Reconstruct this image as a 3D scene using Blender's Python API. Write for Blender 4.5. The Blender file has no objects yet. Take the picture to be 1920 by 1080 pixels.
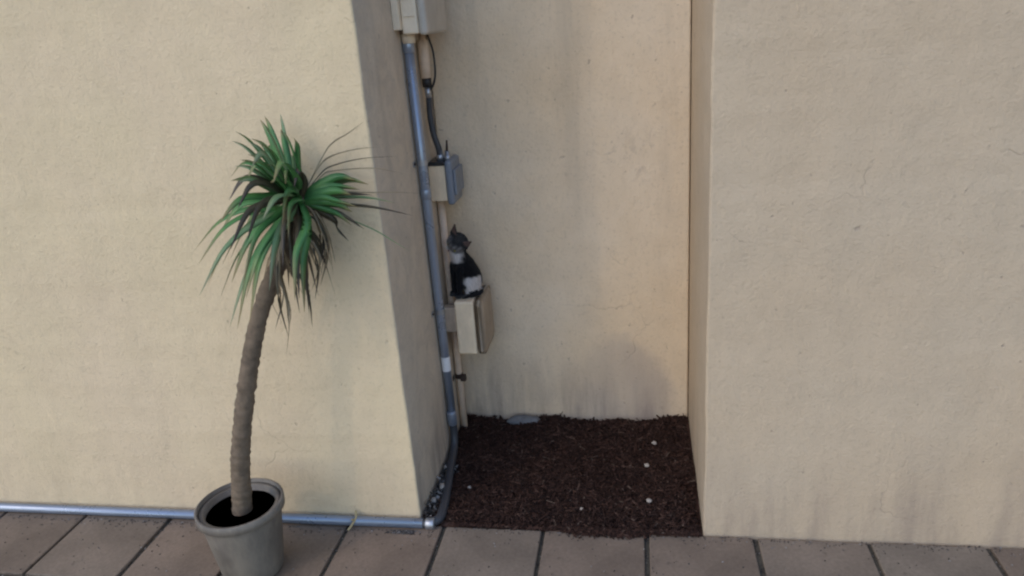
import bpy, bmesh, math, random
from mathutils import Vector, Matrix, noise

random.seed(7)
SC = bpy.context.scene
COL = SC.collection
R = math.radians

# ------------------------------------------------------------------ camera
cd = bpy.data.cameras.new("camera")
cam = bpy.data.objects.new("camera", cd)
COL.objects.link(cam)
FW = Vector((-0.1660082, 0.9262958, -0.3382563))
RT = Vector((0.9860038, 0.1505538, -0.0716245))
UP = Vector((0.0154197, 0.3454123, 0.9383243))
cam.matrix_world = Matrix(((RT.x, UP.x, -FW.x, 0.0),
                           (RT.y, UP.y, -FW.y, -2.43453),
                           (RT.z, UP.z, -FW.z, 1.90),
                           (0, 0, 0, 1)))
cd.sensor_width = 36.0
cd.lens = 1407.123 / 1920 * 36
cd.clip_start = 0.05
cd.clip_end = 500
cd.dof.use_dof = True
cd.dof.focus_distance = 3.3
cd.dof.aperture_fstop = 2.8
SC.camera = cam

# ------------------------------------------------------------------ sky, sun, exposure
SUN_EL, SUN_AZ = R(40), R(40)          # the sun stands to the left of and behind the camera
TO_SUN = Vector((-math.sin(SUN_AZ) * math.cos(SUN_EL), -math.cos(SUN_AZ) * math.cos(SUN_EL), math.sin(SUN_EL)))
w = bpy.data.worlds.new("World")
SC.world = w
w.use_nodes = True
nt = w.node_tree
sky = nt.nodes.new("ShaderNodeTexSky")
sky.sky_type = 'NISHITA'
sky.sun_disc = False
sky.sun_elevation = SUN_EL
sky.sun_rotation = math.atan2(TO_SUN.x, TO_SUN.y)
sky.air_density = 1.0
sky.dust_density = 1.0
sky.ozone_density = 1.0
nt.links.new(sky.outputs[0], nt.nodes["Background"].inputs[0])
nt.nodes["Background"].inputs[1].default_value = 0.10

sd = bpy.data.lights.new("sun", 'SUN')
sd.energy = 0.10
sd.angle = R(1.2)
sd.color = (1.0, 0.83, 0.62)
sun = bpy.data.objects.new("sun", sd)
sun.rotation_euler = TO_SUN.to_track_quat('Z', 'Y').to_euler()
COL.objects.link(sun)

SC.view_settings.view_transform = 'Standard'
SC.view_settings.look = 'None'
SC.view_settings.exposure = 1.40
SC.view_settings.gamma = 1
SC.view_settings.use_curve_mapping = False
SC.cycles.filter_width = 2.2


# ------------------------------------------------------------------ helpers
def tag(o, label=None, cat=None, group=None, kind=None):
    if label: o["label"] = label
    if cat: o["category"] = cat
    if group: o["group"] = group
    if kind: o["kind"] = kind
    return o


def empty(name, loc, label, cat, group=None):
    o = bpy.data.objects.new(name, None)
    o.location = loc
    o.empty_display_size = 0.05
    COL.objects.link(o)
    return tag(o, label, cat, group)


def link(name, bm, mat, parent=None, smooth=False, origin=None):
    """bmesh in world coordinates -> one object, placed under its parent"""
    bmesh.ops.recalc_face_normals(bm, faces=bm.faces[:])
    me = bpy.data.meshes.new(name)
    if parent is not None:
        pl = Vector(parent.location)
        pp = parent.parent
        while pp is not None:
            pl = pl + Vector(pp.location)
            pp = pp.parent
        bmesh.ops.translate(bm, verts=bm.verts[:], vec=-pl)
    elif origin is not None:
        bmesh.ops.translate(bm, verts=bm.verts[:], vec=-Vector(origin))
    bm.to_mesh(me)
    bm.free()
    me.materials.append(mat)
    if smooth:
        for p in me.polygons: p.use_smooth = True
    o = bpy.data.objects.new(name, me)
    if parent is not None: o.parent = parent
    elif origin is not None: o.location = origin
    COL.objects.link(o)
    return o


def box(bm, a, b, bevel=0.0, seg=2):
    vs = [bm.verts.new((x, y, z)) for x in (a[0], b[0]) for y in (a[1], b[1]) for z in (a[2], b[2])]
    q = [(0, 1, 3, 2), (4, 6, 7, 5), (0, 4, 5, 1), (2, 3, 7, 6), (0, 2, 6, 4), (1, 5, 7, 3)]
    fs = [bm.faces.new([vs[i] for i in f]) for f in q]
    if bevel > 0:
        es = list({e for f in fs for e in f.edges})
        bmesh.ops.bevel(bm, geom=es, offset=bevel, segments=seg, profile=0.5, affect='EDGES')
    return bm


def spline(pts, n=8):
    """Catmull-Rom through the points"""
    P = [Vector(p) for p in pts]
    P = [P[0] * 2 - P[1]] + P + [P[-1] * 2 - P[-2]]
    out = []
    for i in range(1, len(P) - 2):
        for k in range(n):
            t = k / n
            a, b, c, d = P[i - 1], P[i], P[i + 1], P[i + 2]
            out.append(0.5 * ((2 * b) + (c - a) * t + (2 * a - 5 * b + 4 * c - d) * t * t + (3 * b - a - 3 * c + d) * t ** 3))
    out.append(P[-2])
    return out


def tube(bm, pts, r, seg=14, cap=True):
    pts = [Vector(p) for p in pts]
    n = len(pts)
    rs = r if isinstance(r, (list, tuple)) else [r] * n
    prev = None
    rings = []
    for i in range(n):
        t = (pts[min(i + 1, n - 1)] - pts[max(i - 1, 0)]).normalized()
        if prev is None:
            a = t.orthogonal().normalized()
        else:
            a = (prev - t * prev.dot(t)).normalized()
        prev = a
        b = t.cross(a)
        rings.append([bm.verts.new(pts[i] + (a * math.cos(2 * math.pi * k / seg) + b * math.sin(2 * math.pi * k / seg)) * rs[i]) for k in range(seg)])
    for i in range(n - 1):
        for k in range(seg):
            bm.faces.new((rings[i][k], rings[i][(k + 1) % seg], rings[i + 1][(k + 1) % seg], rings[i + 1][k]))
    if cap:
        bm.faces.new(list(reversed(rings[0])))
        bm.faces.new(rings[-1])
    return bm


def lathe(bm, prof, c, seg=40):
    rings = [[bm.verts.new((c[0] + r * math.cos(2 * math.pi * k / seg), c[1] + r * math.sin(2 * math.pi * k / seg), c[2] + z)) for k in range(seg)] for r, z in prof]
    for i in range(len(rings) - 1):
        for k in range(seg):
            bm.faces.new((rings[i][k], rings[i][(k + 1) % seg], rings[i + 1][(k + 1) % seg], rings[i + 1][k]))
    bm.faces.new(list(reversed(rings[0])))
    bm.faces.new(rings[-1])
    return bm


def nb(): return bmesh.new()


# ------------------------------------------------------------------ materials
class NT:
    def __init__(s, name):
        s.m = bpy.data.materials.new(name)
        s.m.use_nodes = True
        s.t = s.m.node_tree
        s.b = s.t.nodes["Principled BSDF"]
        s.co = s.t.nodes.new("ShaderNodeTexCoord")

    def n(s, typ, **kw):
        o = s.t.nodes.new(typ)
        for k, v in kw.items(): setattr(o, k, v)
        return o

    def l(s, a, b): s.t.links.new(a, b)

    def noise(s, scale, detail=4, rough=0.6, coord="Object", stretch=None, dist=0.0):
        o = s.n("ShaderNodeTexNoise")
        o.inputs["Scale"].default_value = scale
        o.inputs["Detail"].default_value = detail
        o.inputs["Roughness"].default_value = rough
        o.inputs["Distortion"].default_value = dist
        src = s.co.outputs[coord]
        if stretch:
            mp = s.n("ShaderNodeMapping")
            mp.inputs["Scale"].default_value = stretch
            s.l(src, mp.inputs[0]); src = mp.outputs[0]
        s.l(src, o.inputs["Vector"])
        return o.outputs["Fac"]

    def ramp(s, fac, stops):
        o = s.n("ShaderNodeValToRGB")
        while len(o.color_ramp.elements) < len(stops): o.color_ramp.elements.new(0.5)
        for e, (p, c) in zip(o.color_ramp.elements, stops):
            e.position = p
            e.color = (c, c, c, 1) if not isinstance(c, tuple) else (*c, 1)
        s.l(fac, o.inputs[0])
        return o.outputs[0]

    def mix(s, fac, a, b, mode='MIX'):
        o = s.n("ShaderNodeMix", data_type='RGBA', blend_type=mode)
        if isinstance(fac, (int, float)): o.inputs[0].default_value = fac
        else: s.l(fac, o.inputs[0])
        for v, i in ((a, 6), (b, 7)):
            if isinstance(v, tuple): o.inputs[i].default_value = (*v, 1)
            else: s.l(v, o.inputs[i])
        return o.outputs[2]

    def math(s, op, a, b=None):
        o = s.n("ShaderNodeMath", operation=op)
        for v, i in ((a, 0), (b, 1)):
            if v is None: continue
            if isinstance(v, (int, float)): o.inputs[i].default_value = v
            else: s.l(v, o.inputs[i])
        return o.outputs[0]

    def bump(s, h, strength, dist, prev=None):
        o = s.n("ShaderNodeBump")
        o.inputs["Strength"].default_value = strength
        o.inputs["Distance"].default_value = dist
        s.l(h, o.inputs["Height"])
        if prev: s.l(prev, o.inputs["Normal"])
        s.l(o.outputs[0], s.b.inputs["Normal"])
        return o.outputs[0]

    def color(s, c):
        if isinstance(c, tuple): s.b.inputs["Base Color"].default_value = (*c, 1)
        else: s.l(c, s.b.inputs["Base Color"])

    def set(s, **kw):
        for k, v in kw.items(): s.b.inputs[k.replace("_", " ")].default_value = v
        return s


def stucco(name, base, warm, grime):
    m = NT(name)
    big = m.ramp(m.noise(1.3, 3, 0.55), [(0.35, 0.0), (0.65, 1.0)])
    c = m.mix(big, base, warm)
    mid = m.ramp(m.noise(7, 6, 0.65), [(0.33, 0.95), (0.67, 1.03)])
    c = m.mix(1.0, c, mid, 'MULTIPLY')
    spk = m.ramp(m.noise(60, 3, 0.7), [(0.30, 0.84), (0.46, 1.0)])
    c = m.mix(0.7, c, spk, 'MULTIPLY')
    # thin scattered scuffs and hairline marks of dirt caught in the render coat
    scuff = m.ramp(m.noise(3.1, 9, 0.72, dist=1.2), [(0.36, 1.0), (0.40, 0.0)])
    msk = m.ramp(m.noise(2.2, 2, 0.5), [(0.48, 0.0), (0.62, 1.0)])
    c = m.mix(m.math('MULTIPLY', m.math('MULTIPLY', scuff, msk), 0.25), c, grime)
    # hairline cracks, here and there
    wob = m.n("ShaderNodeTexNoise"); wob.inputs["Scale"].default_value = 5; wob.inputs["Detail"].default_value = 6
    m.l(m.co.outputs["Object"], wob.inputs["Vector"])
    wv = m.n("ShaderNodeVectorMath", operation='MULTIPLY_ADD')
    m.l(wob.outputs["Color"], wv.inputs[0]); wv.inputs[1].default_value = (0.35, 0.35, 0.35); m.l(m.co.outputs["Object"], wv.inputs[2])
    vo = m.n("ShaderNodeTexVoronoi", feature='DISTANCE_TO_EDGE'); vo.inputs["Scale"].default_value = 1.5
    m.l(wv.outputs[0], vo.inputs["Vector"])
    crack = m.ramp(vo.outputs["Distance"], [(0.0, 1.0), (0.005, 0.0)])
    cm_ = m.ramp(m.noise(1.9, 3, 0.6), [(0.56, 0.0), (0.66, 1.0)])
    crack = m.math('MULTIPLY', crack, cm_)
    c = m.mix(m.math('MULTIPLY', crack, 0.30), c, grime)
    # trowel-pressed chips and pits
    pit = m.ramp(m.noise(34, 2, 0.5), [(0.24, 1.0), (0.30, 0.0)])
    c = m.mix(m.math('MULTIPLY', pit, 0.45), c, grime)
    # soil splashed up the foot of the wall and shade painted in, uneven upper edge
    sep = m.n("ShaderNodeSeparateXYZ"); m.l(m.co.outputs["Object"], sep.inputs[0])
    edge = m.math('SUBTRACT', sep.outputs[2], m.math('MULTIPLY', m.math('SUBTRACT', m.noise(3.5, 5, 0.65), 0.5), 0.7))
    splash_shade = m.ramp(edge, [(0.0, 1.0), (0.10, 0.75), (0.42, 0.0)])
    drip = m.ramp(m.noise(9, 4, 0.6, stretch=(1, 1, 0.16)), [(0.40, 0.15), (0.66, 1.0)])
    c = m.mix(m.math('MULTIPLY', m.math('MULTIPLY', splash_shade, drip), SPLASH_SHADE[name]), c, grime)
    if name == "weathered_stucco":
        blot = m.ramp(m.noise(8, 7, 0.7, dist=0.8), [(0.42, 0.0), (0.62, 1.0)])
        c = m.mix(m.math('MULTIPLY', blot, 0.32), c, (0.34, 0.30, 0.26))
    if name in ("buff_stucco", "weathered_stucco"):
        stk = m.ramp(m.noise(6.5, 6, 0.62, stretch=(1, 1, 0.10)), [(0.50, 0.0), (0.66, 1.0)])
        hi = m.ramp(m.math('ADD', m.math('MULTIPLY', sep.outputs[2], 0.5), m.math('MULTIPLY', m.noise(2.5, 4, 0.6), 0.6)), [(0.55, 0.0), (1.15, 1.0)])
        c = m.mix(m.math('MULTIPLY', m.math('MULTIPLY', stk, hi), 0.20), c, (0.30, 0.265, 0.22))
    if name == "buff_stucco":      # darker greyish patch with a ragged rounded edge, low on the right of the back wall
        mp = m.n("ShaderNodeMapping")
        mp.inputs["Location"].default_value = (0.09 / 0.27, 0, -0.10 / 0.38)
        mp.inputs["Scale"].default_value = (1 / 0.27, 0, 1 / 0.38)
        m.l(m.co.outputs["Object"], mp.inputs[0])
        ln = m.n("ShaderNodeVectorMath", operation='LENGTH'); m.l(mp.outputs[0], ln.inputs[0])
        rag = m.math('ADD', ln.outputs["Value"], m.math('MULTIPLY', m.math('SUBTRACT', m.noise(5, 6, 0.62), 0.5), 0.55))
        grey_arc = m.ramp(rag, [(0.0, 1.0), (0.55, 1.0), (0.80, 0.85), (1.16, 0.0)])
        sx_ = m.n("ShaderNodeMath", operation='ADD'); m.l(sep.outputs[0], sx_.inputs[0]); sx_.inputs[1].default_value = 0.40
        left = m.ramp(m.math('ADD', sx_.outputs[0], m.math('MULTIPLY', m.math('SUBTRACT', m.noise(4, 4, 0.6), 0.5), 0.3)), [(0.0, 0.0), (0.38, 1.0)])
        c = m.mix(m.math('MULTIPLY', m.math('MULTIPLY', grey_arc, left), 0.48), c, (0.32, 0.275, 0.25))
    m.color(c)
    m.set(Roughness=0.92)
    m.b.inputs["Specular IOR Level"].default_value = 0.2
    h1 = m.noise(95, 4, 0.7)
    h2 = m.noise(22, 3, 0.55)
    h3 = m.noise(3.5, 4, 0.55, stretch=(1, 1, 0.6))
    n0 = m.bump(h3, 0.5, 0.03)
    n1 = m.bump(h2, 0.45, 0.007, n0)
    n2 = m.bump(m.math('SUBTRACT', m.math('SUBTRACT', h1, m.math('MULTIPLY', crack, 0.4)), m.math('MULTIPLY', pit, 0.5)), 0.8, 0.004, n1)
    return m.m


SPLASH_SHADE = {"cream_stucco": 0.25, "buff_stucco": 0.9, "tan_stucco": 0.6, "weathered_stucco": 1.0}
M = {}
M["front"] = stucco("cream_stucco", (0.70, 0.57, 0.375), (0.70, 0.56, 0.385), (0.36, 0.28, 0.20))
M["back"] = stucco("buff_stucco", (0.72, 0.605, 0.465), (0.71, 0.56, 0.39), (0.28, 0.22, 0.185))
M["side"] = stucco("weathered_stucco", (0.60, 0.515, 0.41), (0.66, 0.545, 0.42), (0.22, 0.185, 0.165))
M["tan"] = stucco("tan_stucco", (0.53, 0.43, 0.315), (0.54, 0.425, 0.30), (0.26, 0.205, 0.17))


def paint(name, c, rough=0.5, metal=0.0, var=0.12, scale=18, bump=0.1, dirt=None, dirt_amt=0.5):
    m = NT(name)
    v = m.ramp(m.noise(scale, 5, 0.6), [(0.3, 1 - var), (0.7, 1 + var * 0.6)])
    col = m.mix(1.0, c, v, 'MULTIPLY')
    if dirt:
        d = m.ramp(m.noise(scale * 0.6, 7, 0.7, stretch=(1, 1, 0.35)), [(0.46, 0.0), (0.62, 1.0)])
        col = m.mix(m.math('MULTIPLY', d, dirt_amt), col, dirt)
    m.color(col)
    m.set(Roughness=rough, Metallic=metal)
    rr = m.ramp(m.noise(scale * 2, 4, 0.6), [(0.3, max(0.05, rough - 0.1)), (0.7, min(1, rough + 0.12))])
    m.l(rr, m.b.inputs["Roughness"])
    if bump: m.bump(m.noise(scale * 6, 3, 0.6), bump, 0.002)
    return m.m


M["pvc"] = paint("grey_pvc", (0.30, 0.345, 0.43), 0.32, metal=0.55, var=0.08, scale=5, bump=0.0)
M["pvc_dark"] = paint("dark_grey_rubber", (0.045, 0.048, 0.058), 0.45)
M["black"] = paint("black_plastic", (0.02, 0.02, 0.023), 0.4)
M["box"] = paint("beige_enamel", (0.86, 0.69, 0.49), 0.55, var=0.08, dirt=(0.40, 0.32, 0.24), dirt_amt=0.22)
M["boxcover"] = paint("shaded_beige_enamel", (0.36, 0.29, 0.215), 0.5, var=0.12, dirt=(0.19, 0.155, 0.12), dirt_amt=0.4)  # the body's beige, darkened to paint in the shade on this side
M["meter"] = paint("weathered_ivory_enamel", (0.86, 0.73, 0.56), 0.55, var=0.1, dirt=(0.42, 0.35, 0.26), dirt_amt=0.25)
M["metercover"] = paint("shaded_ivory_enamel", (0.52, 0.49, 0.44), 0.5, var=0.1, dirt=(0.25, 0.22, 0.18), dirt_amt=0.3)  # ivory with the shade of the right-hand face painted in
M["greycover"] = paint("slate_enamel", (0.19, 0.215, 0.26), 0.42, var=0.12)
M["beigepipe"] = paint("beige_painted_pipe", (0.82, 0.66, 0.52), 0.55, var=0.12, dirt=(0.30, 0.23, 0.18), dirt_amt=0.35)
M["zinc"] = paint("galvanised_steel", (0.42, 0.44, 0.48), 0.40, metal=0.85, var=0.15)
M["sticker"] = paint("white_vinyl", (0.78, 0.79, 0.82), 0.5, var=0.06)
M["rust"] = paint("rusted_iron", (0.055, 0.035, 0.026), 0.8, var=0.4, scale=60)
M["pebble"] = paint("pale_pebble", (0.36, 0.32, 0.285), 0.8, var=0.25, scale=70)
M["stone"] = paint("blue_grey_stone", (0.165, 0.17, 0.178), 0.8, var=0.3, scale=35, bump=0.5)
M["terracotta"] = paint("grey_glaze", (0.15, 0.13, 0.11), 0.65, var=0.3, scale=9, bump=0.3, dirt=(0.32, 0.28, 0.22), dirt_amt=0.45)
M["bark"] = paint("fibrous_bark", (0.17, 0.125, 0.085), 0.9, var=0.4, scale=40, bump=0.8)
M["soil"] = paint("dark_soil", (0.022, 0.014, 0.011), 0.95, var=0.4, scale=50, bump=0.8)
M["twig"] = paint("straw", (0.38, 0.31, 0.17), 0.8, var=0.2, scale=60)


def leaf_mat(name, a, b, tip):
    m = NT(name)
    c = m.mix(m.ramp(m.noise(14, 3, 0.5), [(0.35, 0.0), (0.65, 1.0)]), a, b)
    at = m.n("ShaderNodeAttribute", attribute_name="along")
    c = m.mix(m.ramp(at.outputs["Fac"], [(0.66, 0.0), (0.94, 1.0)]), c, tip)
    m.color(c)
    m.set(Roughness=0.45)
    return m.m


M["leaf"] = leaf_mat("green_blade", (0.045, 0.15, 0.045), (0.085, 0.24, 0.065), (0.26, 0.20, 0.09))
M["leafpale"] = leaf_mat("pale_green_blade", (0.13, 0.24, 0.11), (0.17, 0.27, 0.13), (0.25, 0.26, 0.15))
M["leafdark"] = leaf_mat("dark_brown_blade", (0.055, 0.050, 0.030), (0.075, 0.06, 0.035), (0.05, 0.035, 0.025))
M["leafdry"] = leaf_mat("dry_straw_blade", (0.27, 0.21, 0.13), (0.33, 0.265, 0.17), (0.22, 0.165, 0.10))

# paving
m = NT("paver_clay")
oi = m.n("ShaderNodeObjectInfo")
tone = m.ramp(oi.outputs["Random"], [(0.0, (0.185, 0.144, 0.110)), (0.5, (0.225, 0.169, 0.129)), (1.0, (0.205, 0.174, 0.137))])
blot = m.ramp(m.noise(3.2, 5, 0.6, coord="Object"), [(0.3, 0.70), (0.7, 1.20)])
c = m.mix(1.0, tone, blot, 'MULTIPLY')
c = m.mix(0.6, c, m.ramp(m.noise(70, 4, 0.7), [(0.3, 0.72), (0.65, 1.12)]), 'MULTIPLY')
spot = m.ramp(m.noise(17, 2, 0.4), [(0.26, 1.0), (0.32, 0.0)])
c = m.mix(m.math('MULTIPLY', spot, 0.6), c, (0.05, 0.04, 0.035))
m.color(c); m.set(Roughness=0.75)
m.b.inputs["Specular IOR Level"].default_value = 0.3
m.bump(m.noise(130, 4, 0.7), 0.35, 0.002)
M["paver"] = m.m
M["grout"] = paint("joint_mortar", (0.095, 0.085, 0.066), 0.95, var=0.45, scale=40)
M["earth"] = paint("trodden_earth", (0.11, 0.10, 0.09), 0.95, var=0.25, scale=2)

# bark mulch: tone differs from chip to chip
m = NT("bark_mulch")
g = m.n("ShaderNodeNewGeometry")
c = m.ramp(g.outputs["Random Per Island"], [(0.0, (0.014, 0.0062, 0.0046)), (0.55, (0.031, 0.0140, 0.0100)), (0.86, (0.052, 0.0245, 0.0175)), (0.975, (0.085, 0.047, 0.035)), (1.0, (0.11, 0.08, 0.062))])
m.color(m.mix(0.5, c, m.ramp(m.noise(90, 3, 0.6), [(0.3, 0.6), (0.7, 1.3)]), 'MULTIPLY'))
m.set(Roughness=0.8)
m.b.inputs["Specular IOR Level"].default_value = 0.25
M["mulch"] = m.m
m = NT("dry_litter")
g = m.n("ShaderNodeNewGeometry")
m.color(m.ramp(g.outputs["Random Per Island"], [(0.0, (0.022, 0.02, 0.02)), (0.5, (0.05, 0.045, 0.042)), (0.8, (0.11, 0.10, 0.095)), (1.0, (0.34, 0.32, 0.31))]))
m.set(Roughness=0.85)
M["litter"] = m.m

# cat coat
m = NT("cat_fur")
at = m.n("ShaderNodeVertexColor", layer_name="coat")
hair = m.ramp(m.noise(160, 4, 0.7, stretch=(1, 1, 0.25)), [(0.3, 0.72), (0.7, 1.25)])
m.color(m.mix(1.0, at.outputs[0], hair, 'MULTIPLY'))
m.set(Roughness=0.95)
m.b.inputs["Specular IOR Level"].default_value = 0.06
m.b.inputs["Sheen Weight"].default_value = 0.1
m.bump(m.noise(220, 3, 0.7, stretch=(1, 1, 0.3)), 0.7, 0.003)
M["fur"] = m.m
M["eye"] = paint("cat_eye", (0.35, 0.30, 0.06), 0.08, bump=0)
M["nose"] = paint("cat_nose", (0.16, 0.07, 0.065), 0.5, bump=0)
M["whisker"] = paint("white_hair", (0.7, 0.7, 0.7), 0.5, bump=0)

# ------------------------------------------------------------------ setting: ground, paving, walls
XC, XR, YB = -0.88, 0.23, 0.847          # niche: left return, right return, back plane (front planes at y = 0)
HW = 3.2

bm = nb()
box(bm, (-150, -150, -0.30), (150, 150, -0.105))
tag(link("ground", bm, M["earth"]), kind="structure")

bm = nb()
box(bm, (-4.78, -4.0, -0.10), (4.02, -0.003, -0.014))
pav = link("pavement", bm, M["grout"])
tag(pav, kind="structure")
T, X0 = 0.4, -0.782
meshes = []
for v in range(5):
    bm = nb()
    j = [random.uniform(-.002, .002) for _ in range(4)]
    h = T / 2 - 0.0085
    box(bm, (-h + j[0], -h + j[1], -0.035), (h + j[2], h + j[3], 0.0), 0.005, 2)
    me = bpy.data.meshes.new("tile")
    bmesh.ops.recalc_face_normals(bm, faces=bm.faces[:])
    bm.to_mesh(me); bm.free()
    me.materials.append(M["paver"])
    meshes.append(me)
for r in range(10):
    for k in range(-10, 12):
        o = bpy.data.objects.new("tile", random.choice(meshes))
        o.location = (X0 + (k + .5) * T, -T / 2 - 0.004 - r * T, random.uniform(-.002, .0015))
        o.rotation_euler = (random.uniform(-.004, .004), random.uniform(-.004, .004), random.choice([0, 1, 2, 3]) * math.pi / 2)
        o.parent = pav
        COL.objects.link(o)


def wall(name, a, b, mat, label, cuts=()):
    bm = nb()
    box(bm, a, b)
    es = [e for e in bm.edges if abs(e.verts[0].co.z - e.verts[1].co.z) > 1]
    bmesh.ops.bevel(bm, geom=es, offset=0.009, segments=3, profile=0.5, affect='EDGES')
    z = 0.03
    while z < 2.4:
        bmesh.ops.bisect_plane(bm, geom=bm.verts[:] + bm.edges[:] + bm.faces[:], plane_co=(0, 0, z), plane_no=(0, 0, 1))
        z += 0.055
    for v in bm.verts:
        if abs(v.co.y) < 0.02 and min(abs(v.co.x - XC), abs(v.co.x - XR)) < 0.02:
            q = Vector((a[0], 3, v.co.z))
            v.co.y += max(-.002, noise.noise(q * 3) * .005 + noise.noise(q * 13) * .0028)
            v.co.x += noise.noise(q * 4 + Vector((7, 0, 0))) * .005 + noise.noise(q * 15) * .0022
    o = link(name, bm, mat)
    return tag(o, label, "wall", "stucco walls round the planting bed")


wl = wall("stucco_wall", (-6.0, 0.0, -0.12), (XC, 1.10, HW), M["front"],
          "pale cream stucco wall jutting forward on the left, carrying the grey pipe and the boxes")
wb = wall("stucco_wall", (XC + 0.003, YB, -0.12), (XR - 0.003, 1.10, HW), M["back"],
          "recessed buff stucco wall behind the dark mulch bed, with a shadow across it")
wr = wall("stucco_wall", (XR, 0.0, -0.12), (5.0, 1.10, HW), M["tan"],
          "plain stucco wall jutting forward at the right end of the mulch bed")

# the left side of the niche has a greyer, more mottled coat than its back
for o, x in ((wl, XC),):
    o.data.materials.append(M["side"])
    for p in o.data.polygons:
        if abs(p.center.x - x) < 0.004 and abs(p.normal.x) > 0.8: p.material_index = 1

# ------------------------------------------------------------------ mulch bed
def mulch_h(x, y):
    n = noise.noise(Vector((x * 3.1, y * 3.1, 4.2))) * 0.034 + noise.noise(Vector((x * 9, y * 9, 1.7))) * 0.018
    back = max(0, (y - 0.55) / 0.3)
    h = 0.006 + n
    h += 0.028 * back * math.exp(-((x - 0.20) / 0.10) ** 2)
    h += 0.012 * back * math.exp(-((x + 0.42) / 0.12) ** 2)
    if y < 0.06: h *= max(0.0, y / 0.06)
    return h


bm = nb()
NX, NY = 90, 70
gv = [[bm.verts.new((XC + 0.002 + (XR - XC - 0.004) * i / NX, 0.001 + (YB - 0.003) * j / NY, 0)) for j in range(NY + 1)] for i in range(NX + 1)]
for col in gv:
    for v in col: v.co.z = mulch_h(v.co.x, v.co.y) - 0.006 + random.uniform(-.003, .003)
for i in range(NX):
    for j in range(NY):
        bm.faces.new((gv[i][j], gv[i + 1][j], gv[i + 1][j + 1], gv[i][j + 1]))
border = [e for e in bm.edges if e.is_boundary]
ex = bmesh.ops.extrude_edge_only(bm, edges=border)
for v in [g for g in ex["geom"] if isinstance(g, bmesh.types.BMVert)]: v.co.z = -0.10


def chip(bm, c, L, W, H, yaw, pit, rol):
    mt = Matrix.Translation(c) @ Matrix.Rotation(yaw, 4, 'Z') @ Matrix.Rotation(pit, 4, 'Y') @ Matrix.Rotation(rol, 4, 'X')
    vs = []
    for sx in (-1, 1):
        tp = random.uniform(0.45, 1.0)
        for sy in (-1, 1):
            for sz in (-1, 1):
                vs.append(bm.verts.new(mt @ Vector((sx * L / 2 * random.uniform(.8, 1.1), sy * W / 2 * tp, sz * H / 2 * random.uniform(.6, 1.2)))))
    for f in [(0, 1, 3, 2), (4, 6, 7, 5), (0, 4, 5, 1), (2, 3, 7, 6), (0, 2, 6, 4), (1, 5, 7, 3)]:
        bm.faces.new([vs[i] for i in f])


for k in range(22000):
    x = random.uniform(XC + .015, XR - .015)
    y = random.uniform(0.012, YB - .014)
    L = min(0.055, 0.007 + random.expovariate(1 / 0.008))
    z = mulch_h(x, y) + random.uniform(-.004, .010)
    if k % 11 == 0: L = random.uniform(.030, .060)
    chip(bm, (x, y, z), L, random.uniform(.003, .009), random.uniform(.002, .005), random.uniform(0, 6.3), random.gauss(0, .35), random.gauss(0, .5))
# a little has been kicked out over the edge of the paving
for k in range(1500):
    x = random.choice([random.gauss(-0.13, 0.09), random.gauss(0.14, .06), random.uniform(-0.74, XR - .03)])
    if not -0.76 < x < XR - .02: continue
    y = -abs(random.gauss(0, 0.018 if -.3 < x < .02 else .008))
    chip(bm, (x, y, 0.004 + random.uniform(0, .006)), random.uniform(.008, .03), random.uniform(.004, .010), .003, random.uniform(0, 6.3), random.gauss(0, .12), random.gauss(0, .2))
mb = link("mulch_bed", bm, M["mulch"])
tag(mb, kind="stuff")


def blob(name, c, r, mat, label, cat, group=None, seed=0, sub=2):
    bm = nb()
    bmesh.ops.create_icosphere(bm, subdivisions=sub, radius=1)
    for v in bm.verts:
        k = 1 + 0.35 * noise.noise(v.co * 1.3 + Vector((seed, 0, 0))) + 0.12 * noise.noise(v.co * 4 + Vector((0, seed, 0)))
        v.co = Vector(c) + Vector((v.co.x * r[0], v.co.y * r[1], v.co.z * r[2])) * k
    o = link(name, bm, mat, origin=c, smooth=True)
    return tag(o, label, cat, group)


G = "pale pebbles lying on the mulch"
for i, (x, y, s, lab) in enumerate([
    (0.062, 0.623, .013, "pale pebble on the mulch nearest the back wall, at the right"),
    (0.025, 0.424, .012, "middle of the three bright pebbles in a column on the right half of the mulch"),
    (0.030, 0.162, .012, "pale pebble on the right half of the mulch, nearest the paving"),
    (-0.24, 0.115, .008, "tiny dull pebble on the mulch nearest the middle of the paving edge"),
    (-0.80 + .07, 0.235, .010, "small dull pebble on the mulch close to the foot of the grey pipe")]):
    blob("pebble", (x, y, mulch_h(x, y) + s * .9), (s, s * .85, s * .7), M["pebble"], lab, "pebble", G, seed=i * 3.1)

bm = nb()
for v_ in [0]:
    bmesh.ops.create_icosphere(bm, subdivisions=3, radius=1)
    for v in bm.verts:
        k = 1 + 0.22 * noise.noise(v.co * 1.6 + Vector((5, 0, 0))) + 0.08 * noise.noise(v.co * 5)
        v.co = Vector((-0.565 + v.co.x * .085 * k, 0.80 + v.co.y * .034 * k, 0.016 + v.co.z * .026 * k))
tag(link("stone", bm, M["stone"], origin=(-0.565, 0.80, 0.0), smooth=True),
    "flat blue grey stone half buried in mulch against the recessed wall", "stone")

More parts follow.
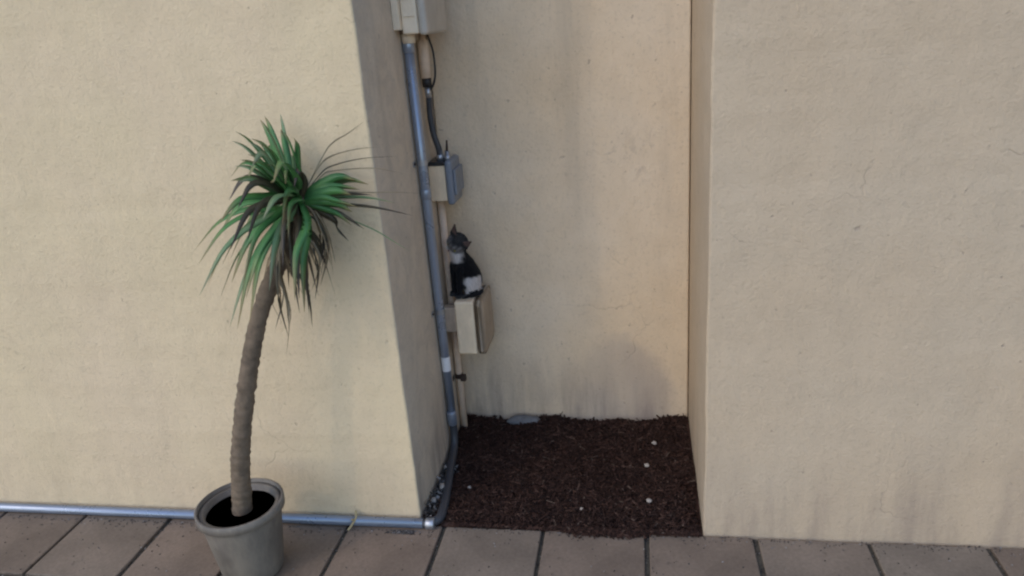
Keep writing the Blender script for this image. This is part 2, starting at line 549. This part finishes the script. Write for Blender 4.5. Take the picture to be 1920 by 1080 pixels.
# ------------------------------------------------------------------ grey conduit: riser, bend, ground run
cond = empty("grey_conduit", (-0.855, 0.52, 0.0),
             "slate grey pipe rising from the ground to the ivory meter box, with a white tag", "pipe")
RX, RY = -0.856, 0.515
bm = nb(); tube(bm, [(RX, 0.492, 1.862), (RX, 0.505, 1.3), (RX, 0.520, 0.6), (RX, 0.528, 0.17)], 0.0195, 18)
riser = link("riser_pipe", bm, M["pvc"], cond, True)
bm = nb(); tube(bm, spline([(RX, 0.5275, 0.19), (RX, 0.523, 0.09), (-0.853, 0.475, 0.040), (-0.842, 0.36, 0.030), (-0.822, 0.22, 0.026), (-0.806, 0.08, 0.024), (-0.808, 0.005, 0.0235), (-0.845, -0.024, 0.0225), (-0.875, -0.027, 0.0225)], 8), 0.0185, 16)
link("bend_pipe", bm, M["pvc_dark"], cond, True)
bm = nb(); tube(bm, [(-6.0, -0.024, 0.0225), (-3.0, -0.024, 0.0225), (-0.865, -0.027, 0.0225)], 0.0195, 18)
link("ground_pipe", bm, M["pvc"], cond, True)


def coupling(a, b, r, mat, name="coupling"):
    a, b = Vector(a), Vector(b)
    d = (b - a).normalized() * .003
    bm = nb(); tube(bm, [a, a + d, b - d, b], [r - .002, r, r, r - .002], 18)
    return link(name, bm, mat, cond, True)


coupling((-0.853, -0.0265, 0.0225), (-0.803 - .015, -0.0265, 0.0225), 0.0232, M["zinc"])
coupling((RX, 0.5175, 0.225), (RX, 0.5245, 0.155), 0.0225, M["pvc"])
coupling((RX, 0.507, 1.225), (RX, 0.505, 1.265), 0.0222, M["pvc"])
coupling((RX, 0.4945, 1.800), (RX, 0.4925, 1.845), 0.0228, M["pvc"])
bm = nb(); tube(bm, [(RX, 0.5227, 0.432), (RX, 0.5213, 0.502)], 0.0203, 20, cap=False)
link("tag_sleeve", bm, M["sticker"], cond, True)["label"] = "white tag wrapped round the pipe"
for z, y in ((1.375, .503), (0.72, .518)):
    bm = nb()
    tube(bm, [(RX + .0005, y, z - .011), (RX + .0005, y, z + .011)], 0.0222, 18, cap=True)
    box(bm, (-0.884, y - .052, z - .011), (-0.8795 + .0015, y - .0215, z + .011), 0.0005, 1)
    box(bm, (-0.884, y + .0215, z - .011), (-0.8795 + .0015, y + .044, z + .011), 0.0005, 1)
    st = link("strap", bm, M["zinc"], cond)
    bm = nb()
    bmesh.ops.create_cone(bm, cap_ends=True, segments=8, radius1=.005, radius2=.004, depth=.005, matrix=Matrix.Translation((-0.876, y - .038, z)) @ Matrix.Rotation(math.pi / 2, 4, 'Y'))
    link("screw", bm, M["rust"], st)

# ------------------------------------------------------------------ beige conduit next to it
bp = empty("beige_conduit", (-0.858, 0.73, 0.0), "slim beige painted pipe running down the corner behind the grey pipe", "pipe")
bm = nb(); tube(bm, [(-0.858, .735, 1.166), (-0.858, .735, 0.6), (-0.857, .728, -0.05)], 0.0165, 16)
link("pipe", bm, M["beigepipe"], bp, True)
for z in (0.60, 0.30):
    bm = nb()
    tube(bm, [(-0.858, .733, z - .012), (-0.858, .733, z + .012)], 0.019, 16)
    box(bm, (-0.883, .690, z - .012), (-0.8775, .7165, z + .012), .0005, 1)
    st = link("strap", bm, M["rust"], bp)
    if z < .5:
        bm = nb(); box(bm, (-0.845, .694, z - .016), (-0.818, .722, z + .016), .006, 2)
        link("clamp_bolt", bm, M["rust"], bp)

# ------------------------------------------------------------------ meter box at the top
mx = empty("meter_box", (-0.88, 0.58, 1.868), "ivory electric meter box at the top of the wall, fed by the grey pipe", "meter box")
bm = nb(); box(bm, (-0.8795, 0.40, 1.885), (-0.853, 0.76, 2.40), .004, 2)
link("mounting_flange", bm, M["meter"], mx)
bm = nb(); box(bm, (-0.8525, 0.425, 1.868), (-0.790, 0.745, 2.40), .008, 3)
body = link("body", bm, M["meter"], mx)
bm = nb()
box(bm, (-0.7895, 0.418, 1.862), (-0.755, 0.752, 2.405), .016, 4)
link("cover", bm, M["metercover"], mx, True)
for z, i in ((1.93, 0), (1.99, 1)):
    bm = nb(); box(bm, (-0.842, 0.4205, z), (-0.800, 0.4265, z + .006), .001, 1)
    link("vent_louvre", bm, M["meter"], body)
bm = nb(); tube(bm, [(RX + .004, 0.492, 1.869), (RX + .004, 0.492, 1.835)], [.028, .025], 16)
link("pipe_hub", bm, M["meter"], mx, True)

# ------------------------------------------------------------------ flexible conduit between the boxes
fx = empty("flexible_conduit", (-0.856, 0.70, 1.34), "dark flexible cable hose dropping from a beige sleeve to the grey fronted switch box", "cable")
bm = nb(); tube(bm, [(-0.852, .690, 1.868), (-0.852, .690, 1.840), (-0.852, .690, 1.838), (-0.852, .690, 1.690)], [.015, .015, .023, .022], 16)
link("sleeve", bm, M["beigepipe"], fx, True)
bm = nb(); tube(bm, [(-0.852, .690, 1.692), (-0.852, .690, 1.655)], .0195, 14)
link("end_cap", bm, M["black"], fx, True)
bm = nb(); tube(bm, [(-0.852, .690, 1.655), (-0.850, .690, 1.605)], [.014, .0125], 14)
link("fitting", bm, M["zinc"], fx, True)
hp = spline([(-0.850, .690, 1.612), (-0.853, .690, 1.54), (-0.846, .690, 1.46), (-0.832, .692, 1.40), (-0.829, .694, 1.372)], 14)
bm = nb(); tube(bm, hp, [.0125 + (.0012 if i % 2 else 0) for i in range(len(hp))], 12)
link("hose", bm, M["pvc_dark"], fx, True)
bm = nb(); tube(bm, [(-0.829, .694, 1.390), (-0.829, .694, 1.372), (-0.829, .694, 1.371), (-0.829, .694, 1.346)], [.013, .013, .0165, .0165], 10)
link("fitting", bm, M["zinc"], fx, True)
cl = spline([(-0.830, .690, 1.866), (-0.822, .690, 1.835), (-0.812, .690, 1.79), (-0.812, .690, 1.71), (-0.824, .690, 1.665), (-0.842, .690, 1.640)], 8)
bm = nb(); tube(bm, cl, .0045, 8)
link("thin_cable", bm, M["black"], fx, True)

# ------------------------------------------------------------------ switch box
sx = empty("switch_box", (-0.88, 0.70, 1.17), "small beige switch box with a slate grey front cover, above the cat", "switch box")
bm = nb(); box(bm, (-0.8785, 0.655, 1.176), (-0.806, 0.79, 1.330), .004, 2)
b2 = link("body", bm, M["box"], sx)
bm = nb(); box(bm, (-0.880 + .003, 0.650, 1.3305), (-0.804, 0.795, 1.346), .003, 2)
link("top_plate", bm, M["black"], sx)
bm = nb(); box(bm, (-0.8055, 0.646, 1.158), (-0.772, 0.812, 1.352), .014, 4)
cv = link("cover", bm, M["greycover"], sx, True)
bm = nb(); box(bm, (-0.7725, 0.655, 1.20), (-0.760, 0.80, 1.31), .005, 2)
link("raised_panel", bm, M["greycover"], cv)
bm = nb(); tube(bm, [(-0.797, .694, 1.345), (-0.797, .694, 1.366), (-0.797, .694, 1.367), (-0.797, .694, 1.385)], [.0155, .0155, .011, .010], 10)
link("fitting", bm, M["zinc"], sx, True)
bm = nb(); tube(bm, [(-0.797, .694, 1.385), (-0.795, .700, 1.43)], [.006, .004], 8)
link("cable_stub", bm, M["rust"], sx, True)

# ------------------------------------------------------------------ utility box the cat sits on
ux = empty("utility_box", (-0.88, 0.68, 0.49), "plain beige utility box low on the wall, used as a seat by the cat", "utility box")
bm = nb(); box(bm, (-0.8795, 0.655, 0.56), (-0.805, 0.70, 0.68), .003, 2)
link("mounting_bracket", bm, M["beigepipe"], ux)
bm = nb(); box(bm, (-0.804, 0.565, 0.488), (-0.7165, 0.795, 0.742), .010, 4)
b3 = link("body", bm, M["box"], ux)
bm = nb(); box(bm, (-0.716, 0.560, 0.482), (-0.674, 0.800, 0.746), .034, 6)
link("cover", bm, M["boxcover"], ux, True)

# ------------------------------------------------------------------ cat
SEAT = Vector((-0.768, 0.665, 0.742))
HD = Vector((-0.66, -0.75, 0)).normalized()          # the way the chest faces
LF = Vector((0, 0, 1)).cross(HD)                     # the cat's left, towards the camera
BODY = Matrix((HD, LF, Vector((0, 0, 1)))).transposed()
HC = Vector((0.020, 0.004, 0.247))                   # head centre, body frame
cat = None


def ell(bm, c, r, mat=None, sub=3):
    ret = bmesh.ops.create_icosphere(bm, subdivisions=sub, radius=1)
    for v in ret["verts"]:
        q = Vector((v.co.x * r[0], v.co.y * r[1], v.co.z * r[2]))
        if mat is not None: q = mat @ q
        v.co = q + Vector(c)


def chain(bm, pts, rs, n=7):
    for i in range(len(pts) - 1):
        for k in range(n + 1):
            t = k / n
            r = rs[i] * (1 - t) + rs[i + 1] * t
            ell(bm, Vector(pts[i]).lerp(Vector(pts[i + 1]), t), (r, r, r), sub=2)


# head frame (columns: forward, left, up) in world axes, turned towards the camera and tipped over
hf = Vector((-0.62, -0.70, -0.36)).normalized()
up0 = Vector((0.60, -0.10, 0.62))
hu = (up0 - hf * up0.dot(hf)).normalized()
hl = hu.cross(hf)
HEADW = Matrix((hf, hl, hu)).transposed()
HB = BODY.inverted() @ HEADW                          # head frame in the body frame


HS = 1.0


def hp_(f, l, u): return HC + HB @ (Vector((f, l, u)) * HS)


bm = nb()
ell(bm, (-.036, 0, .064), (.062, .052, .064))
chain(bm, [(-.034, 0, .085), (-.008, 0, .135), (.020, 0, .178), (.026, 0, .212), (.022, .002, .240)], [.056, .051, .044, .036, .034])
ell(bm, (.030, 0, .150), (.030, .036, .048))
for s in (-1, 1):
    ell(bm, (-.012, s * .040, .050), (.054, .024, .046))
    ell(bm, (.030, s * .044, .011), (.034, .013, .011))
    chain(bm, [(.040, s * .022, .140), (.050, s * .021, .075), (.052, s * .021, .014)], [.021, .0155, .0125], 6)
    ell(bm, (.062, s * .021, .0105), (.021, .0145, .0105))
# tail round the near flank
tl = spline([(-.070, .020, .022), (-.066, .044, .014), (-.046, .060, .011), (-.015, .064, .010), (.018, .060, .009)], 6)
for i, q in enumerate(tl):
    r = .0105 - .004 * i / len(tl)
    ell(bm, (q.x, q.y, max(q.z, r)), (r, r, r), sub=2)
ell(bm, HC, (.042, .043, .039), HB)
ell(bm, hp_(.010, 0, .012), (.032, .034, .026), HB)
for s in (-1, 1):
    ell(bm, hp_(.008, s * .022, -.013), (.023, .019, .018), HB)
    ell(bm, hp_(.036, s * .008, -.013), (.0115, .0105, .0095), HB)
    # ears: broad at the root, cupped forward
    for k in range(9):
        t = k / 8
        ell(bm, hp_(.002 - .008 * t, s * (.024 + .022 * t), .022 + .056 * t), (.008 - .003 * t, .0225 * (1 - t) + .0022, .010), HB, 2)
ell(bm, hp_(.030, 0, -.002), (.016, .012, .012), HB)
ell(bm, hp_(.030, 0, -.023), (.013, .012, .008), HB)
bmesh.ops.recalc_face_normals(bm, faces=bm.faces[:])
me = bpy.data.meshes.new("cat_raw")
bm.to_mesh(me); bm.free()
tmp = bpy.data.objects.new("cat_raw", me)
COL.objects.link(tmp)
md = tmp.modifiers.new("r", 'REMESH'); md.mode = 'VOXEL'; md.voxel_size = 0.0026
ms = tmp.modifiers.new("s", 'SMOOTH'); ms.factor = 0.5; ms.iterations = 4
dg = bpy.context.evaluated_depsgraph_get()
cm = bpy.data.meshes.new_from_object(tmp.evaluated_get(dg))
bpy.data.objects.remove(tmp)
cm.name = "cat"
BLK, GRY, WHT, DGR, EAR = (0.011, 0.011, 0.013), (0.20, 0.19, 0.19), (0.60, 0.56, 0.54), (0.035, 0.035, 0.036), (0.13, 0.085, 0.075)


def sm(a, b, x):
    t = min(1, max(0, (x - a) / (b - a)))
    return t * t * (3 - 2 * t)


def lerp3(a, b, t): return tuple(a[i] * (1 - t) + b[i] * t for i in range(3))


ca = cm.color_attributes.new("coat", 'FLOAT_COLOR', 'POINT')
HBI = HB.inverted()
NRM = [v.normal.copy() for v in cm.vertices]
for i, v in enumerate(cm.vertices):
    q = v.co.copy()
    nz = noise.noise(q * 45) * 0.010
    fur = Vector((noise.noise(q * 160), noise.noise(q * 160 + Vector((9, 0, 0))), noise.noise(q * 160 + Vector((0, 9, 0)))))
    u_, v_, w_ = q.x + nz, q.y + nz * .6, q.z + nz
    c = BLK
    # white bib under the chin down the chest front
    bib = sm(.008, .024, u_) * (1 - sm(.030, .044, v_)) * sm(.158, .176, w_) * (1 - sm(.222, .236, w_))
    c = lerp3(c, WHT, bib)
    # white thigh and feet
    th = (1 - sm(.082, .096, w_)) * sm(-.076, -.062, u_) * (1 - sm(.030, .042, u_)) * sm(.012, .020, w_)
    c = lerp3(c, WHT, th * 0.95)
    c = lerp3(c, DGR, (1 - sm(.014, .020, w_)) * 0.9)
    # tail and rump edge stay dark
    if v_ > .052 and w_ < .03: c = BLK
    h = HBI @ (q - HC)
    if h.length < .095 and q.z > .208:
        f, l, up = h.x + nz * .4, h.y + nz * .4, h.z + nz * .4
        c = lerp3(BLK, GRY, sm(.000, .016, f) * (1 - sm(.022, .034, up)))
        stripe = 0.5 + 0.5 * math.sin(l * 420)
        c = lerp3(c, DGR, 0.6 * stripe * sm(.002, .012, up))
        c = lerp3(c, WHT, sm(.024, .034, f) * (1 - sm(-.010, -.002, up)))
        c = lerp3(c, DGR, sm(.030, .036, up))
        if up > .045 and (NRM[i] @ HB).x > .35: c = EAR
    ca.data[i].color = (*c, 1)
    v.co = q + fur * 0.0011
    if h.length < .105:                      # a broad head on a slim young body
        k_ = 1 + .13 * sm(.212, .232, q.z)
        v.co = HC + (v.co - HC) * k_
    v.co.x *= .88 + .12 * sm(.17, .23, q.z)
HS = 1.13
for v in cm.vertices: v.co = BODY @ v.co
for p in cm.polygons: p.use_smooth = True
cm.materials.append(M["fur"])
cat = bpy.data.objects.new("cat", cm)
cat.location = SEAT
COL.objects.link(cat)
tag(cat, "small black and grey cat with white bib sitting on the lower beige box", "cat")
# short coat: thin tapering hairs rooted all over the skin
fm = bpy.data.meshes.new("fur")
fv, ff, fc = [], [], []
polys = [p for p in cm.polygons]
for k in range(26000):
    p = random.choice(polys)
    vv = [cm.vertices[i] for i in p.vertices]
    ws = [random.random() for _ in vv]; t = sum(ws)
    q = sum((v.co * (w_ / t) for v, w_ in zip(vv, ws)), Vector())
    n = p.normal
    if q.z < .02 or (q - BODY @ HC).length < .024: continue
    lay_ = Vector((0, 0, -1)) - BODY.col[0] * .5 + Vector((random.gauss(0, .35), random.gauss(0, .35), random.gauss(0, .3)))
    d = (n * .55 + (lay_ - n * lay_.dot(n)) * .75).normalized()
    ln_ = random.uniform(.005, .0095) * (0.55 if q.z > .225 else 1)
    sd_ = n.cross(d).normalized() * .00032
    b = len(fv)
    fv += [q - sd_, q + sd_, q + d * ln_]
    ff.append((b, b + 1, b + 2))
    fc += [tuple(ca.data[p.vertices[0]].color)] * 3
fm.from_pydata([tuple(v) for v in fv], [], ff)
fa = fm.color_attributes.new("coat", 'FLOAT_COLOR', 'POINT')
for i, c_ in enumerate(fc): fa.data[i].color = c_
fm.materials.append(M["fur"])
fo = bpy.data.objects.new("fur", fm); fo.parent = cat; COL.objects.link(fo)
fo["kind"] = "stuff"
for s in (-1, 1):
    bm = nb(); ell(bm, SEAT + BODY @ hp_(.0335, s * .0165, .0055), (.0065, .0075, .0065), HEADW, 3)
    e = link("eye", bm, M["eye"], cat, True)
    bm = nb(); ell(bm, SEAT + BODY @ hp_(.0385, s * .0175, .0055), (.0022, .0024, .0055), HEADW, 2)
    link("pupil", bm, M["black"], e, True)
bm = nb(); ell(bm, SEAT + BODY @ hp_(.0475, 0, -.0075), (.0035, .0050, .0035), HEADW, 2)
link("nose", bm, M["nose"], cat, True)
for s in (-1, 1):
    for a in (-.35, 0, .35):
        bm = nb()
        tube(bm, [SEAT + BODY @ hp_(.042, s * .012, -.013), SEAT + BODY @ hp_(.046, s * .034, -.013 + a * .018), SEAT + BODY @ hp_(.040, s * .056, -.016 + a * .045)], [.0004, .0003, .0001], 4)
        link("whisker", bm, M["whisker"], cat, True)

# ------------------------------------------------------------------ litter at the foot of the corner
bm = nb()
for k in range(420):
    t = random.random() ** 0.7
    y = 0.02 + 0.40 * (1 - t)
    x = -0.868 + abs(random.gauss(0, .020))
    if x > -0.80: continue
    zz = max(0.006, mulch_h(x, y)) + random.uniform(0, .05) * (1 - (x + .87) / .07) * random.random()
    chip(bm, (x, y, zz), random.uniform(.006, .028), random.uniform(.005, .016), random.uniform(.001, .004), random.uniform(0, 6.3), random.gauss(0, .6), random.gauss(0, .6))
for k in range(160):
    x = -0.89 - abs(random.gauss(0, .05)); y = -0.006 - random.random() * .012
    chip(bm, (x, -.05 - random.random() * .02 if x < -.9 else y, .003), random.uniform(.004, .014), random.uniform(.003, .008), .002, random.uniform(0, 6.3), 0, 0)
tag(link("leaf_litter", bm, M["litter"]), kind="stuff")
for i, (x, y, z, s, lab) in enumerate([(-0.843, 0.205, .035, .016, "light grey chip of rubble against the return wall, the farther of two behind the pipe bend"),
                                       (-0.858, 0.115, .028, .015, "light grey chip of rubble nearest the wall corner beside the pipe bend")]):
    blob("rubble", (x, y, z), (s * .8, s, s * .9), M["pebble"], lab, "rubble", "rubble chips in the wall corner", seed=20 + i * 5)
bm = nb()
tube(bm, spline([(-1.150, -.012, .060), (-1.143, -.030, .046), (-1.150, -.052, .030), (-1.170, -.066, .006)], 5), .0045, 6)
chip(bm, (-1.149, -.043, .040), .034, .018, .003, 1.2, .5, .2)
tag(link("dry_leaf", bm, M["twig"], origin=(-1.15, -.04, .0)), "curled straw coloured dry leaf caught on the grey pipe along the paving", "leaf")

# ------------------------------------------------------------------ spiky plant in a pot by the left wall
PX, PY = -1.46, -0.30
pot = empty("plant_pot", (PX, PY, 0), "round dark grey pot standing on the paving before the left wall", "pot")
bm = nb(); lathe(bm, [(.105, .001), (.112, .012), (.145, .27), (.147, .285), (.128, .285), (.122, .24)], (PX, PY, 0))
link("body", bm, M["terracotta"], pot, True)
bm = nb(); lathe(bm, [(.149, .262), (.158, .266), (.158, .296), (.149, .300), (.149, .262)], (PX, PY, 0))
link("rim", bm, M["terracotta"], pot, True)
pl_ = empty("spiky_plant", (PX, PY, 0.24), "spiky plant with long narrow green and browned leaves reaching in over the left wall", "plant")
bm = nb(); lathe(bm, [(.119, .225), (.119, .242)], (PX, PY, 0))
for k in range(260):
    r_, a_ = .117 * math.sqrt(random.random()), random.uniform(0, 6.3)
    chip(bm, (PX + r_ * math.cos(a_), PY + r_ * math.sin(a_), .243 + random.random() * .010), random.uniform(.008, .026), random.uniform(.006, .016), random.uniform(.005, .012), random.uniform(0, 6.3), random.gauss(0, .4), random.gauss(0, .4))
link("potting_soil", bm, M["soil"], pot)["kind"] = "stuff"
CR = Vector((-1.10, -0.15, 1.375))
tp = spline([(PX, PY, .235), (PX + .05, PY + .02, .55), (PX + .17, PY + .08, .98), (CR.x - .03, CR.y, 1.30), (CR.x, CR.y, 1.40)], 8)
tq = spline(tp, 5)
bm = nb(); tube(bm, tq, [(.034 - .012 * i / len(tq)) * (1 + .13 * ((i * .37 + .3 * noise.noise(Vector((i * .2, 0, 0)))) % 1.0) + .12 * noise.noise(Vector((i * .31, 5, 0)))) for i in range(len(tq))], 14)
for v in bm.verts: v.co += Vector((noise.noise(v.co * 60), noise.noise(v.co * 60 + Vector((3, 0, 0))), 0)) * .0035
link("trunk", bm, M["bark"], pl_, True)


def blade(pts, wid, mat, twist=0.0):
    P = spline(pts, 6)
    bm = nb()
    lay = bm.verts.layers.float.new("along")
    n = len(P)
    rows = []
    for i, q in enumerate(P):
        t = i / (n - 1)
        wv = wid * (0.55 + 0.45 * min(1, t * 4)) * (1 - t ** 2.6) + .0004
        d = (P[min(i + 1, n - 1)] - P[max(i - 1, 0)]).normalized()
        side = d.cross(Vector((0, 0, 1)))
        if side.length < .1: side = d.cross(Vector((0, 1, 0)))
        side.normalize()
        nn = side.cross(d).normalized()
        side = (side * math.cos(twist) + nn * math.sin(twist)).normalized()
        nn = side.cross(d).normalized()
        row = []
        for k, (a, hgt) in enumerate(((-1, .35), (0, 0), (1, .35), (0, -.09))):
            vv = bm.verts.new(q + side * a * wv * .5 + nn * hgt * wv * .5)
            vv[lay] = t
            row.append(vv)
        rows.append(row)
    for i in range(n - 1):
        for a in range(4):
            b = (a + 1) % 4
            bm.faces.new((rows[i][a], rows[i][b], rows[i + 1][b], rows[i + 1][a]))
    bm.faces.new(rows[0]); bm.faces.new(list(reversed(rows[-1])))
    return link("leaf", bm, mat, pl_, True)


B = CR
blade([B, (-.981, -.12, 1.428), (-.927, -.12, 1.437), (-.862, -.12, 1.422)], .046, M["leaf"], .9)
blade([B, (-1.01, -.14, 1.415), (-.955, -.13, 1.418), (-.892, -.125, 1.407)], .042, M["leaf"], .9)
blade([B, (-.996, -.10, 1.387), (-.933, -.10, 1.386), (-.862, -.10, 1.382)], .034, M["leafdark"], .7)
blade([B, (-1.02, -.15, 1.385), (-.97, -.15, 1.375), (-.90, -.14, 1.352)], .040, M["leaf"], 1.0)
blade([B, (-1.006, -.08, 1.371), (-.886, -.08, 1.367), (-.79, -.08, 1.347)], .024, M["leafpale"], .8)
blade([B, (-1.019, -.06, 1.345), (-.88, -.06, 1.330), (-.745, -.06, 1.298)], .020, M["leafdark"], 1.0)
blade([B, (-.997, -.12, 1.330), (-.955, -.12, 1.311), (-.900, -.12, 1.272)], .034, M["leafdark"], 1.0)
blade([B, (-1.03, -.13, 1.345), (-.985, -.12, 1.322), (-.940, -.12, 1.285)], .038, M["leaf"], 1.0)
blade([B, (-1.02, -.10, 1.307), (-1.0, -.10, 1.262), (-.968, -.10, 1.226)], .030, M["leafdark"], 1.0)
blade([B, (-1.005, -.05, 1.300), (-.895, -.05, 1.250), (-.824, -.05, 1.203), (-.764, -.05, 1.163)], .016, M["leafpale"], .6)
for a_, b_, w_ in (((-.97, -.135, 1.445), (-.90, -.13, 1.440), .050), ((-.98, -.15, 1.405), (-.915, -.145, 1.395), .050),
                   ((-.985, -.14, 1.365), (-.925, -.135, 1.335), .046), ((-.99, -.13, 1.43), (-.935, -.12, 1.455), .036)):
    blade([B, a_, b_], w_, M["leaf"], 1.1)
# thin dried blades, added in place of leaf shadows on the wall
blade([B, (-1.03, -.06, 1.51), (-.993, -.04, 1.552), (-.944, -.04, 1.576), (-.879, -.04, 1.614)], .012, M["leafdry"], .5)
blade([B, (-1.05, -.06, 1.475), (-1.0, -.04, 1.508), (-.915, -.04, 1.525), (-.836, -.04, 1.530)], .012, M["leafdry"], .5)
blade([B, (-1.05, -.06, 1.450), (-1.005, -.04, 1.474), (-.901, -.04, 1.493), (-.785, -.04, 1.496)], .012, M["leafdark"], .5)
blade([B, (-1.05, -.06, 1.44), (-1.012, -.04, 1.455), (-.872, -.03, 1.457), (-.762, -.03, 1.433)], .012, M["leafdry"], .5)
blade([B, (-1.0, -.06, 1.385), (-.903, -.035, 1.376), (-.808, -.03, 1.373), (-.712, -.03, 1.365)], .010, M["leafdry"], .5)
# the rest of the head of leaves
for k in range(46):
    a = R(115 + 215 * (k + random.uniform(-.4, .4)) / 46)       # away from the corner
    el = random.uniform(-.75, 1.05)
    Ln = random.uniform(.26, .40)
    d = Vector((math.cos(a) * math.cos(el), math.sin(a) * math.cos(el), math.sin(el)))
    p1 = B + d * Ln * .35
    p2 = B + d * Ln * .7 + Vector((0, 0, -.03))
    p3 = B + d * Ln + Vector((0, 0, -.11 - .05 * random.random()))
    for q in (p1, p2, p3):
        if q.y > -.03: q.y = -.03 - random.random() * .03
        if q.x > -1.045: q.x = -1.045 - random.random() * .02
    blade([B + Vector((0, 0, random.uniform(-.06, .03))), p1, p2, p3], random.uniform(.022, .036), random.choice([M["leaf"], M["leaf"], M["leaf"], M["leafpale"], M["leafdark"]]), random.uniform(.2, 1.0))
# older leaves hanging round the top of the trunk, dry
for k in range(44):
    i = int(len(tq) * random.uniform(.62, .99))
    q = tq[i]
    a = random.uniform(0, 2 * math.pi)
    d = Vector((math.cos(a), math.sin(a), 0))
    Ln = random.uniform(.16, .30)
    p1 = q + d * .05 + Vector((0, 0, -.01)); p2 = q + d * .085 + Vector((0, 0, -Ln * .5)); p3 = q + d * random.uniform(.04, .10) + Vector((random.gauss(0, .02), 0, -Ln))
    for w_ in (p1, p2, p3):
        if w_.y > -.03: w_.y = -.03 - random.random() * .02
    blade([q, p1, p2, p3], random.uniform(.012, .024), random.choice([M["leafdry"], M["leafdry"], M["leafdark"]]), random.uniform(.2, 1.2))
for k in range(26):
    a = R(120 + 200 * random.random()); el = random.uniform(.5, 1.35)
    d = Vector((math.cos(a) * math.cos(el), math.sin(a) * math.cos(el), math.sin(el)))
    Ln = random.uniform(.22, .34)
    p1, p2, p3 = B + d * Ln * .4, B + d * Ln * .75, B + d * Ln + Vector((0, 0, -.03))
    for w_ in (p1, p2, p3):
        if w_.y > -.03: w_.y = -.03 - random.random() * .03
        if w_.x > -1.05: w_.x = -1.05 - random.random() * .02
    blade([B, p1, p2, p3], random.uniform(.018, .028), random.choice([M["leaf"], M["leaf"], M["leafpale"]]), random.uniform(.2, 1.0))

# grit and crumbs of soil on the paving, mostly in the joints and along the foot of the walls
bm = nb()
for k in range(2600):
    kind = random.random()
    if kind < .45:
        x = X0 + random.randint(-5, 5) * T + random.gauss(0, .006); y = -random.uniform(0.01, .75)
        if random.random() < .25: y = -0.004 - T + random.gauss(0, .006); x = random.uniform(-2.9, 1.5)
    elif kind < .7:
        x = random.uniform(-2.9, 1.6); y = -.012 - abs(random.gauss(0, .02)) - (.035 if x < -.8 else 0)
    else:
        x = random.uniform(-2.9, 1.6); y = -random.uniform(.02, .8)
    jx = abs(((x - X0) / T + .5) % 1 - .5) * T
    chip(bm, (x, y, (.0012 if jx > .009 else -.0105) + .0008), random.uniform(.002, .007), random.uniform(.002, .005), random.uniform(.001, .003), random.uniform(0, 6.3), 0, 0)
tag(link("grit", bm, M["litter"]), kind="stuff")
